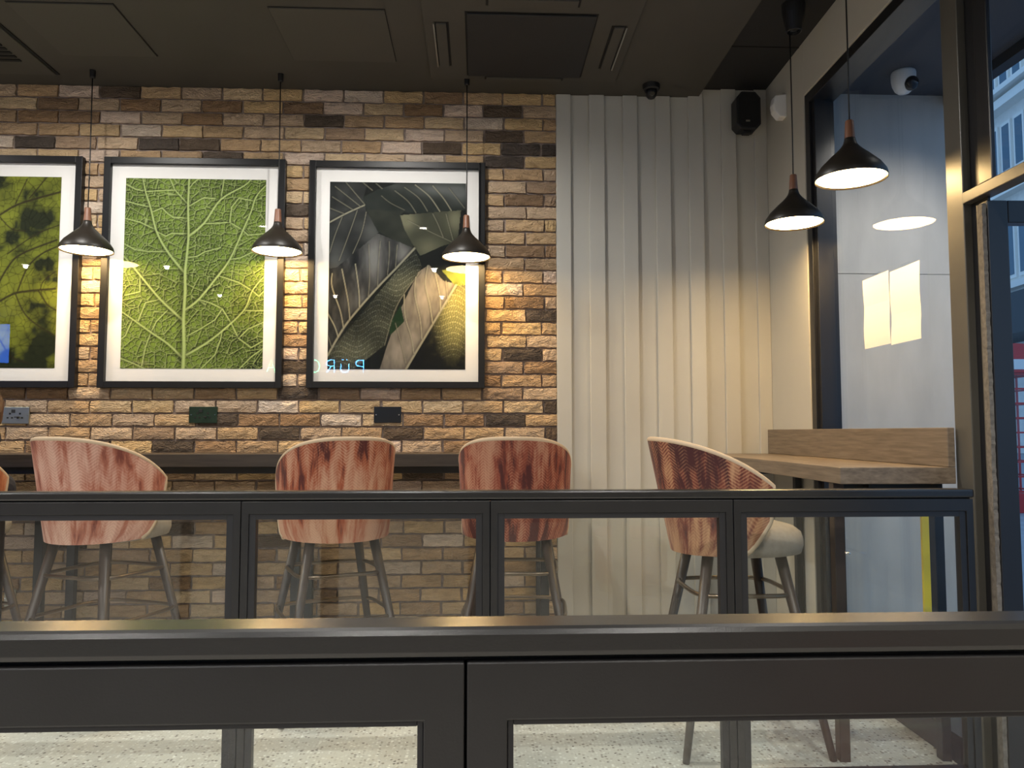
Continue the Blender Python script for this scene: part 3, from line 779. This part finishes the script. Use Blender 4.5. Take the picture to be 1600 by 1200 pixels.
def make_stool(cloth):
    root = empty('bar_stool')
    me = bpy.data.meshes.new('back_shell'); me.from_pydata(SV, [], SF); me.update()
    uvl = me.uv_layers.new(name='cloth')
    for lp in me.loops: uvl.data[lp.index].uv = SUV[lp.vertex_index]
    for p in me.polygons: p.use_smooth = True
    me.materials.append(cloth); link('back_shell', me, root)
    # inner lining with closed rim
    vs = []; fs = []
    for j in range(NTT+1):
        for i in range(NS+1): vs.append(POS(-1+2*i/NS, j/NTT, .034))
    for j in range(NTT):
        for i in range(NS):
            a = j*(NS+1)+i; fs.append((a, a+NS+1, a+NS+2, a+1))
    b = len(vs)
    vs += [POS(-1+2*i/NS, 1, 0) for i in range(NS+1)] + [POS(-1, j/NTT, 0) for j in range(NTT+1)] + [POS(1, j/NTT, 0) for j in range(NTT+1)] + [POS(-1+2*i/NS, 0, 0) for i in range(NS+1)]
    tj = NTT*(NS+1)
    for i in range(NS): fs.append((tj+i, tj+i+1, b+i+1, b+i))
    c = b+NS+1; d = c+NTT+1; e = d+NTT+1
    for j in range(NTT):
        fs.append((j*(NS+1), (j+1)*(NS+1), c+j+1, c+j)); fs.append((j*(NS+1)+NS, d+j, d+j+1, (j+1)*(NS+1)+NS))
    for i in range(NS): fs.append((i, e+i, e+i+1, i+1))
    me = bpy.data.meshes.new('inner_lining'); me.from_pydata(vs, [], fs); me.update(); me.materials.append(M['lining'])
    for p in me.polygons: p.use_smooth = True
    link('inner_lining', me, root)
    rim = [POS(-1, j/NTT, .008) for j in range(NTT)] + [POS(-1+2*i/NS, 1, .010) for i in range(NS+1)] + [POS(1, j/NTT, .008) for j in range(NTT-1, -1, -1)]
    rim = [(x, y, z+(.003 if k >= NTT and k <= NTT+NS else 0)) for k, (x, y, z) in enumerate(rim)]
    MB().tube(rim, .0115, 8).build('piping', M['piping'], root, smooth=True)
    # seat cushion
    prof = [(.0, .690), (.80, .690), (.96, .700), (1.0, .728), (1.0, .752), (.965, .778), (.86, .797), (.6, .811), (.3, .817), (0.001, .818)]
    n = 40; vs = []; fs = []
    for r, z in prof:
        for k in range(n):
            a = 2*math.pi*k/n; ca, sa = math.cos(a), math.sin(a)
            ca = math.copysign(abs(ca)**.72, ca); sa = math.copysign(abs(sa)**.72, sa)
            vs.append((.212*r*ca, .02+.232*r*sa, z))
    for i in range(len(prof)-1):
        for k in range(n):
            j = (k+1) % n; fs.append((i*n+k, i*n+j, (i+1)*n+j, (i+1)*n+k))
    MB().add(vs, fs).build('seat', M['lining'], root, smooth=True)
    for sx in (-1, 1):
        for sy in (-1, 1):
            p0 = Vector((.262*sx, .262*sy, 0)); p1 = Vector((.135*sx, .135*sy, .70))
            MB().tube([p0, p0.lerp(p1, .05), p1], [.0125, .0135, .0215], 14).build('leg', M['leg'], root, smooth=True)
    for z, r in ((.555, .185), (.375, .223)):
        pts = []
        for k in range(40):
            a = 2*math.pi*k/40; ca, sa = math.cos(a), math.sin(a)
            pts.append((r*math.copysign(abs(ca)**.42, ca), r*math.copysign(abs(sa)**.42, sa), z))
        MB().tube(pts, .0085, 8, closed=True).build('foot_ring', M['ring'], root, smooth=True)
    return root
V = [velvet('velvet_orange', (.54, .27, .15), (.40, .13, .05), (.22, .05, .02), .05, 2.2), velvet('velvet_faded_pink', (.58, .35, .27), (.38, .13, .08), (.17, .04, .025), .02, 5.1, .1),
     velvet('velvet_rust_patchy', (.50, .28, .18), RUST, DARK, .01, 9.4, .45), velvet('velvet_deep_red', (.42, .21, .13), (.24, .048, .022), (.07, .011, .009), -.035, 13.3, -.15), velvet('velvet_dark_wine', (.45, .24, .125), (.17, .036, .020), (.055, .009, .009), -.05, 21.7, .45)]
stools = [(-2.325, 3.46, -10, 'orange bar stool cut off at the left edge of the picture'), (-1.618, 3.45, -21, 'faded pink velvet bar stool turned right, leftmost whole stool'),
          (-.634, 3.45, 24, 'patchy rust red velvet bar stool between the pink and deep red stools'), (.162, 3.47, -5, 'deep red velvet bar stool at the end of the wall counter'),
          (.985, 2.985, -90, 'dark wine red bar stool seen from the side at the window counter')]
proto = None
for v, (x, y, rz, lab) in zip(V, stools):
    o = make_stool(v) if proto is None else copy_tree(proto)
    if proto is None: proto = o
    else:
        for ch in kids(o):
            if ch.name.startswith('back_shell'):
                ch.data = ch.data.copy(); ch.data.materials[0] = v
    o.location = (x, y, 0); o.rotation_euler = (0, 0, math.radians(rz))
    tag(o, lab, 'stool', 'velvet tub bar stools')

# ------------------------------------------------------------------ sockets
def socket(x, z, w, h, m, label, kind, name='power_socket'):
    root = empty(name, (x, DW-.009, z)); tag(root, label, 'socket', 'wall plates')
    MB().box(-w/2, w/2, -.009, .006, -h/2, h/2).build('plate', m, root, bevel=.002)
    if kind == 'double':
        for sx in (-.36, .30):
            for dx, dz in ((-.012, -.014), (.012, -.014)): MB().box(sx*w*.55+dx-.005, sx*w*.55+dx+.005, -.0102, -.008, dz-.004, dz+.004).build('pin_hole', M['slot'], root)
            MB().box(sx*w*.55-.005, sx*w*.55+.005, -.0102, -.008, .004, .014).build('pin_hole', M['slot'], root)
        for sx in (-.08, .10): MB().box(sx*w-.009, sx*w+.009, -.0135, -.008, .014, .032).build('switch', M['black'], root, bevel=.001)
    for sx in (-1, 1):
        MB().lathe([(0, 0), (.0035, 0), (.0035, .002), (0, .002)], 10).build('screw', M['chrome'], root).location = (sx*w*.42, -.0095, 0)
        kids(root)[-1].rotation_euler = (math.pi/2, 0, 0)
socket(-2.585, 1.247, .150, .094, M['nickel'], 'shiny metal double socket on the bricks at the far left', 'double')
socket(-1.555, 1.250, .157, .092, M['green_reflect_plate'], 'dark mirror double socket with a green reflection in its colour below the green leaf picture', 'double')
socket(-.521, 1.252, .155, .092, M['darkplate'], 'black plate on the bricks below the dark leaves picture', 'blank')
socket(-2.575, .241, .060, .09, M['nickel'], 'small metal outlet low on the bricks near the floor', 'single')

# ------------------------------------------------------------------ ceiling fittings
ac = empty('air_conditioner', (.245, 3.83, CEIL))
tag(ac, 'square black air conditioning cassette set into the ceiling', 'air conditioner')
MB().box(-.52, .52, -.49, .372, -.018, -.001).build('fascia', M['ceiling'], ac, bevel=.004)
MB().box(-.318, .318, -.325, .322, -.0195, -.017).build('grille_gap', M['slot'], ac)
MB().box(-.310, .310, -.317, .314, -.030, -.019).build('intake_grille', M['ceiling_dark'], ac, bevel=.004)
for i, (x, y, w, l, gl) in enumerate(((-.435, -.005, .075, .44, 1), (.435, -.005, .075, .44, 2), (0, -.415, .44, .07, 0), (0, .347, .44, .04, 0))):
    MB().box(x-w/2, x+w/2, y-l/2, y+l/2, -.0195, -.017).build('outlet_slot', M['slot'], ac)
    MB().box(x-w/2+.012, x+w/2-.012, y-l/2+.004, y+l/2-.004, -.030, -.019).build('louvre', M['ceiling'], ac, bevel=.003)
    if gl == 1: MB().box(x-w/2-.002, x-w/2+.005, y-l/2, y+l/2, -.030, -.018).build('edge_strip', M['glint'], ac)
    if gl == 2: MB().box(x+w/2-.005, x+w/2+.002, y-l/2, y+l/2, -.030, -.018).build('edge_strip', M['glint'], ac)
def hatch(x0, x1, y0, y1, label):
    root = empty('access_hatch', ((x0+x1)/2, (y0+y1)/2, CEIL)); tag(root, label, 'hatch', 'ceiling access hatches')
    w, h = (x1-x0)/2, (y1-y0)/2
    MB().box(-w, w, -h, h, -.002, -.0005).build('shadow_gap', M['slot'], root)
    MB().box(-w+.004, w-.004, -h+.004, h-.004, -.008, -.0015).build('cover', M['hatch'], root, bevel=.001)
hatch(-2.205, -1.71, 3.54, 4.045, 'flush square ceiling hatch above the green leaf picture')
hatch(-1.0, -.45, 3.535, 4.05, 'flush square ceiling hatch beside the air conditioning cassette')
vt = empty('ceiling_vent', (-2.64, 4.0, CEIL)); tag(vt, 'dark slatted ceiling vent at the top left corner', 'vent')
MB().box(-.295, .295, -.29, .275, -.006, -.0005).build('frame', M['slot'], vt)
MB().box(-.282, .282, -.277, .262, -.014, -.005).build('face', M['hatch'], vt, bevel=.002)
for k in range(5): MB().box(-.19, .19, -.09+k*.042, -.068+k*.042, -.020, -.012).build('slat', M['slot'], vt)
# small black ceiling camera
bc = empty('ceiling_camera', (.985, 4.27, CEIL)); tag(bc, 'small black dome camera on the charcoal ceiling', 'camera')
MB().lathe([(0, -.034), (.040, -.034), (.047, -.028), (.050, -.0005), (0, -.0005)], 28).build('base', M['black'], bc, smooth=False)
MB().lathe([(0, -.085), (.018, -.080), (.030, -.066), (.034, -.050), (.033, -.03), (0, -.03)], 24).build('eyeball', M['black'], bc, smooth=True)
MB().lathe([(0, 0), (.013, 0), (.015, .006), (0, .006)], 18).build('lens', M['glint'], bc).location = (-.002, -.030, -.066)
kids(bc)[-1].rotation_euler = (math.radians(75), 0, 0)
# black ceiling spotlight
sp = empty('ceiling_spotlight', (1.50, 3.50, 3.20)); tag(sp, 'black tapered spotlight on the dark ceiling strip', 'spotlight')
MB().lathe([(0, -.0005), (.056, -.0005), (.056, -.012), (.052, -.05), (.036, -.135), (.030, -.138), (.028, -.12), (0, -.12)], 28).build('housing', M['black'], sp, smooth=False)
MB().lathe([(0, -.128), (.026, -.128), (.026, -.121), (0, -.121)], 20).build('lens', M['darkplate'], sp)
# loudspeaker
ls = empty('loudspeaker', (1.556, 4.33, 2.905)); tag(ls, 'black wall loudspeaker hanging in the corner by the ceiling', 'speaker')
MB().prism([(-.072, .03), (-.045, 0), (.045, 0), (.072, .03), (.072, .185), (.040, .222), (-.040, .222), (-.072, .185)], 'y', -.055, .045).build('cabinet', M['black'], ls, bevel=.006)
MB().prism([(-.060, .036), (-.040, .012), (.040, .012), (.060, .036), (.060, .180), (.034, .210), (-.034, .210), (-.060, .180)], 'y', -.0585, -.054).build('grille', M['slot'], ls)
MB().box(-.020, .004, -.0605, -.058, .040, .050).build('badge', M['glint'], ls)
MB().box(-.024, .020, -.030, .010, -.018, .002).build('lower_bracket', M['black'], ls, bevel=.002)
MB().tube([(0, 0, .22), (-.004, 0, .242), (.012, .02, .238), (.014, .075, .225)], .007, 8).build('mount_arm', M['glint'], ls)
# motion sensor
ms = empty('motion_sensor', rw(-.028, -.30, 2.90), -RA); tag(ms, 'white motion sensor high on the cream wall', 'sensor')
MB().prism([(.028, 0), (-.012, .0), (-.040, .035), (-.046, .075), (-.036, .122), (.028, .130)], 'y', -.032, .032).build('body', M['white'], ms, bevel=.006)
MB().prism([(-.042, .037), (-.046, .073), (-.043, .080), (-.036, .037)], 'y', -.024, .024).build('lens', M['mount'], ms)
# white dome camera outside
wcam = empty('porch_camera', (2.22, 3.83, 3.04)); tag(wcam, 'white dome security camera under the porch soffit outside', 'camera')
MB().lathe([(0, -.0005), (.058, -.0005), (.061, -.012), (.060, -.045), (.055, -.072), (.044, -.098), (.028, -.113), (0, -.118)], 32).build('housing', M['white'], wcam, smooth=True)
o = MB().lathe([(0, .046), (.018, .044), (.031, .036), (.037, .022), (.037, .0), (0, 0)], 24).build('eyeball', M['darkplate'], wcam, smooth=True)
o.location = (.012, -.030, -.072); o.rotation_euler = (math.radians(118), 0, math.radians(14))

# downlights in the room behind and above the viewer (seen as reflections, except the row above the stools, inferred from wall light)
dl_mesh = None
k_ = 0
for x in (-5.4, -3.75, -2.1, -.55, 1.0):
    for y in (3.3, 1.35, -.5, -2.4):
        if y > 3 and (x < -4.5 or x > 0): continue
        rt = empty('downlight', (x, y, CEIL))
        place = 'above the stools' if y > 2 else 'over the aisle between the railings' if y > 1 else 'behind the viewer' if y > -1 else 'near the rear wall'
        colname = {-5.4: 'first', -3.75: 'second', -2.1: 'third', -.55: 'fourth', 1.0: 'fifth'}[x]
        tag(rt, f'recessed downlight {place}, {colname} column from the left', 'downlight', 'recessed ceiling downlights')
        MB().lathe([(.040, -.0005), (.040, -.006), (.052, -.006), (.054, -.0005)], 24).build('bezel', M['white'], rt)
        MB().lathe([(0, -.003), (.039, -.003), (.039, -.001), (0, -.001)], 20).build('lens', M['downlens'], rt)
        ld = bpy.data.lights.new('downlight_lamp', 'SPOT'); ld.energy = DOWN_W if y < 1 else 62.0 if y < 2 else 50.0; ld.color = (1, .96, .90)
        ld.spot_size = math.radians(168 if y < 1 else 96 if y < 2 else 172); ld.spot_blend = .6; ld.shadow_soft_size = .025
        lo = bpy.data.objects.new('downlight_lamp', ld); col.objects.link(lo); lo.parent = rt; lo.location = (0, 0, -.02)

# ------------------------------------------------------------------ papers on the window, yellow board, person
def paper(y0, y1, z0, z1, skew, label):
    root = empty('paper_sheet', rw(.0745, (y0+y1)/2, z0), -RA); tag(root, label, 'paper', 'paper sheets taped to the window')
    w = (y1-y0)/2; h = z1-z0; n = 10; vs = []; fs = []
    for side in (0, .0012):
        for j in range(n+1):
            for i in (0, 1):
                z = h*j/n; vs.append((-.0015 - .004*abs(math.sin(j*.5+skew))-side, (-w if i == 0 else w)+.002*math.sin(j*.7+skew)*i, z))
    N2 = 2*(n+1)
    for b in (0, N2):
        for j in range(n): fs.append((b+2*j, b+2*j+1, b+2*j+3, b+2*j+2))
    for j in range(n): fs += [(2*j, 2*j+2, N2+2*j+2, N2+2*j), (2*j+1, N2+2*j+1, N2+2*j+3, 2*j+3)]
    fs += [(0, N2, N2+1, 1), (2*n, 2*n+1, N2+2*n+1, N2+2*n)]
    MB().add(vs, fs).build('sheet', M['paper'], root)
    MB().box(-.0035, .0005, -.04, .03, h-.004, h+.012).build('tape', M['winglass'], root)
paper(-1.236, -1.007, 1.530, 1.845, 0.3, 'white paper sheet taped to the window, farther one')
paper(-1.475, -1.246, 1.522, 1.835, 1.4, 'white paper sheet taped to the window, nearer one')
yb = empty('warning_board', rw(.27, -1.12), -RA-math.radians(8)); tag(yb, 'yellow upright board standing outside below the window counter', 'sign')
MB().box(-.032, .020, -.014, .004, 0, .93).build('face', M['yellow'], yb, bevel=.002)
MB().box(.021, .034, -.016, .006, 0, .94).build('edge_frame', M['black'], yb, bevel=.002)
MB().box(-.06, .08, -.05, .06, -.015, .012).build('foot', M['black'], yb, bevel=.002)
for z in (.25, .36):
    MB().tube([(-.012 + .008*math.cos(a*.6), -.0145, z+.016*math.sin(a*.6)) for a in range(0, 9)], .0014, 6).build('mark', M['black'], yb)

# a person on the stool at the left edge (only the hair reaches into the picture)
pn = empty('person', (-2.50, 3.49, 0)); tag(pn, 'person with long brown hair sitting at the left edge of the picture', 'person')
jv = {'pel': ((.10, .03, .945), .12), 'wai': ((.10, .02, 1.07), .11), 'che': ((.13, .02, 1.24), .125), 'nec': ((.20, .02, 1.40), .05), 'hea': ((.235, .04, 1.50), .075), 'top': ((.24, .035, 1.60), .078),
      'sl': ((-.03, .03, 1.33), .055), 'el': ((-.10, .16, 1.10), .042), 'wl': ((-.13, .40, 1.08), .028), 'hl': ((-.10, .48, 1.075), .024),
      'sr': ((.25, .03, 1.32), .055), 'er': ((.25, .17, 1.12), .042), 'wr': ((.10, .40, 1.08), .028), 'hr': ((.07, .48, 1.075), .024),
      'kl': ((-.06, .44, .90), .065), 'al': ((-.10, .40, .46), .042), 'tl': ((-.10, .54, .41), .034), 'kr': ((.16, .44, .90), .065), 'ar': ((.10, .40, .46), .042), 'tr': ((.10, .54, .41), .034)}
ed = [('pel','wai'),('wai','che'),('che','nec'),('nec','hea'),('hea','top'),('che','sl'),('sl','el'),('el','wl'),('wl','hl'),('che','sr'),('sr','er'),('er','wr'),('wr','hr'),('pel','kl'),('kl','al'),('al','tl'),('pel','kr'),('kr','ar'),('ar','tr')]
nm = list(jv); me = bpy.data.meshes.new('body'); me.from_pydata([jv[k][0] for k in nm], [(nm.index(a), nm.index(b)) for a, b in ed], []); me.update()
M['coat'] = mat('dark_clothing', (.03, .03, .04), .9); me.materials.append(M['coat'])
bo = link('body', me, pn); bo.modifiers.new('skin', 'SKIN'); sv = me.skin_vertices[0].data
for i, k in enumerate(nm): sv[i].radius = (jv[k][1], jv[k][1]); sv[i].use_root = (k == 'pel')
sd = bo.modifiers.new('sub', 'SUBSURF'); sd.levels = 2; sd.render_levels = 2
M['skin'] = mat('skin', (.55, .33, .24), .55)
MB().lathe([(0, -.115), (.035, -.11), (.06, -.08), (.078, -.03), (.082, .02), (.072, .07), (.045, .10), (0, .11)], 24).build('face', M['skin'], pn, smooth=True).location = (.237, .062, 1.53)
M['hair'] = mat('brown_hair', (.065, .026, .011), .5, var=.4, vscale=25, stretch=(1, 1, .06), bump=.6, bscale=90)
mb = MB(); hs = []; NH = 26
prof = [(1.665, .02, .02), (1.655, .06, .065), (1.61, .098, .10), (1.54, .11, .105), (1.45, .115, .10), (1.36, .135, .09), (1.28, .165, .075), (1.20, .175, .06), (1.13, .165, .05), (1.06, .10, .03)]
vs = []; fs = []
for z, a, b in prof:
    sh = max(0, 1.6-z)
    for k in range(NH):
        q = 2*math.pi*k/NH; w = 1+.07*math.sin(5*q+z*30)
        vs.append((.238 + sh*.16 + a*w*math.cos(q), -.0 - sh*.36 + b*w*math.sin(q), z))
for i in range(len(prof)-1):
    for k in range(NH): j = (k+1) % NH; fs.append((i*NH+k, i*NH+j, (i+1)*NH+j, (i+1)*NH+k))
fs.append(tuple(range(NH))); fs.append(tuple((len(prof)-1)*NH+k for k in range(NH)))
MB().add(vs, fs).build('hair', M['hair'], pn, smooth=True)

# ------------------------------------------------------------------ things behind the viewer, seen only as reflections
def pouf(x, y, label):
    rt = empty('round_pouf', (x, y, 0)); tag(rt, label, 'pouf', 'round pink poufs')
    MB().lathe([(0, 0), (.235, 0), (.235, .07), (0, .07)], 36).build('plinth', M['beige'], rt)
    MB().lathe([(.235, .07), (.26, .08), (.265, .20), (.265, .38), (.255, .395), (0, .395)], 40).build('drum', M['pink'], rt, smooth=True)
    MB().lathe([(.262, .392), (.272, .405), (.268, .425), (.24, .44), (0, .448)], 40).build('cushion', M['pink'], rt, smooth=True)
    MB().tube([(.266*math.cos(a*math.pi/20), .266*math.sin(a*math.pi/20), .39) for a in range(40)], .007, 6, closed=True).build('piping', M['piping'], rt, smooth=True)
pouf(1.12, -.75, 'dusty pink round pouf on a beige plinth, mirrored in the far railing glass')
ns = empty('neon_sign', (-2.0, YR+.02, 2.22)); tag(ns, 'glowing neon lettering in blue and green, mirrored in the picture glass', 'sign')
blue = emis('blue_neon', (.08, .38, 1.0), 60.0); green = emis('green_neon', (.10, .9, .35), 26.0)
def arc(cx, cz, rx, rz, a0, a1, n=14): return [(cx+rx*math.cos(math.radians(a0+(a1-a0)*i/n)), cz+rz*math.sin(math.radians(a0+(a1-a0)*i/n))) for i in range(n+1)]
GL = {'P': [[(0, 0), (0, .22)] + arc(.06, .165, .075, .055, 90, -90) + [(0, .11)]],
      'U': [[(0, .155)] + arc(.07, .07, .07, .07, 180, 360) + [(.14, .155)], [(.028, .225), (.046, .225)], [(.094, .225), (.112, .225)]],
      'R': [[(0, 0), (0, .22)] + arc(.06, .165, .075, .055, 90, -90) + [(0, .11)], [(.05, .11), (.13, 0)]],
      'C': [arc(.09, .11, .09, .11, 50, 310)], 'A': [[(0, 0), (.075, .22), (.15, 0)], [(.03, .08), (.12, .08)]]}
for i, ch in enumerate(['P', 'U', 'R', 'C', None, None, 'A']):
    if not ch: continue
    mb = MB()
    for st in GL[ch]: mb.tube([(-(i*.258 + x), 0, z) for x, z in st], .0075, 8)
    mb.build('letter', blue if i < 3 else green, ns, smooth=True).location = (-.06, .03, 0)
MB().box(-1.85, .05, -.018, -.002, -.08, .34).build('backing', M['black'], ns)
sc_ = empty('blue_glow_panel', (-8.75, YR+.02, 2.38)); tag(sc_, 'added bright blue glowing panel, mirrored in the far left picture glass', 'screen')  # added glowing panel, gives the blue patch mirrored in the glass
MB().box(-.56, .56, -.018, .02, -.04, .70).build('casing', M['black'], sc_, bevel=.004)
MB().box(-.53, .53, .020, .024, -.01, .67).build('glow_face', emis('blue_panel_glow', (.05, .22, 1.0), 6.0), sc_)

# ------------------------------------------------------------------ street: pale stone building and red telephone kiosk
bd = empty('stone_building', (30, 40, 0), math.radians(-6)); tag(bd, 'pale stone building across the street seen through the transom', 'building')
MB().box(0, 6, -34, 30, 0, 40).build('wall', M['stone'], bd)
for z, h, d in ((5.0, .5, .5), (9.2, .35, .5), (14.6, .5, .6), (15.4, .25, .4), (19.6, .5, .7), (20.3, .3, 1.0), (24.5, .5, .6)):
    MB().box(-d, .2, -34, 30, z, z+h).build('cornice', M['stone2'], bd)
MB().box(-2.6, .2, -34, 30, 6.2, 8.3).build('canopy', M['awning'], bd)
wm = fm = None
for zi, (z, h) in enumerate(((10.0, 3.6), (16.1, 2.7), (21.2, 2.5))):
    for k in range(26):
        y = -12+k*1.25
        w = MB().box(-.12, .1, -.48, .48, -.15, h+.15).build('window', M['stone2'], bd); w.location = (0, y, z)
        p = MB().box(-.14, -.10, -.33, .33, .05, h-.05).build('pane', M['farglass'], w)
kx, ky = 7.92, 11.4
kb = empty('telephone_kiosk', (kx, ky, -.02), math.radians(-3)); tag(kb, 'red telephone kiosk with glazing bars seen through the open door', 'kiosk')
for sx in (-1, 1):
    for sy in (-1, 1): MB().box(sx*.40-.05, sx*.40+.05, sy*.40-.05, sy*.40+.05, 0, 2.05).build('corner_post', M['red'], kb, bevel=.01)
MB().box(-.45, .45, -.45, .45, 0, .28).build('base', M['red'], kb, bevel=.01)
MB().box(-.47, .47, -.47, .47, 2.05, 2.32).build('fascia', M['red'], kb, bevel=.015)
MB().prism([(-.45, 2.32)] + [(.45*math.cos(math.radians(a)), 2.32+.17*math.sin(math.radians(a))) for a in range(170, 9, -16)] + [(.45, 2.32)], 'y', -.45, .45).build('roof', M['red'], kb)
for sy in (-1, 1):
    MB().box(-.34, .34, sy*.475-.004, sy*.475+.004, 2.10, 2.25).build('sign_panel', M['mount'], kb)
    for k in range(9): MB().box(-.36, .36, sy*.42-.012, sy*.42+.012, .30+k*.215, .325+k*.215).build('glazing_bar', M['red'], kb)
    for x in (-.2, .2): MB().box(x-.012, x+.012, sy*.42-.012, sy*.42+.012, .28, 2.05).build('glazing_bar', M['red'], kb)
    MB().box(-.36, .36, sy*.415-.003, sy*.415+.003, .29, 2.05).build('pane', M['winglass'], kb)
for sx in (-1, 1):
    for k in range(9): MB().box(sx*.42-.012, sx*.42+.012, -.36, .36, .30+k*.215, .325+k*.215).build('glazing_bar', M['red'], kb)
    for y in (-.2, .2): MB().box(sx*.42-.012, sx*.42+.012, y-.012, y+.012, .28, 2.05).build('glazing_bar', M['red'], kb)
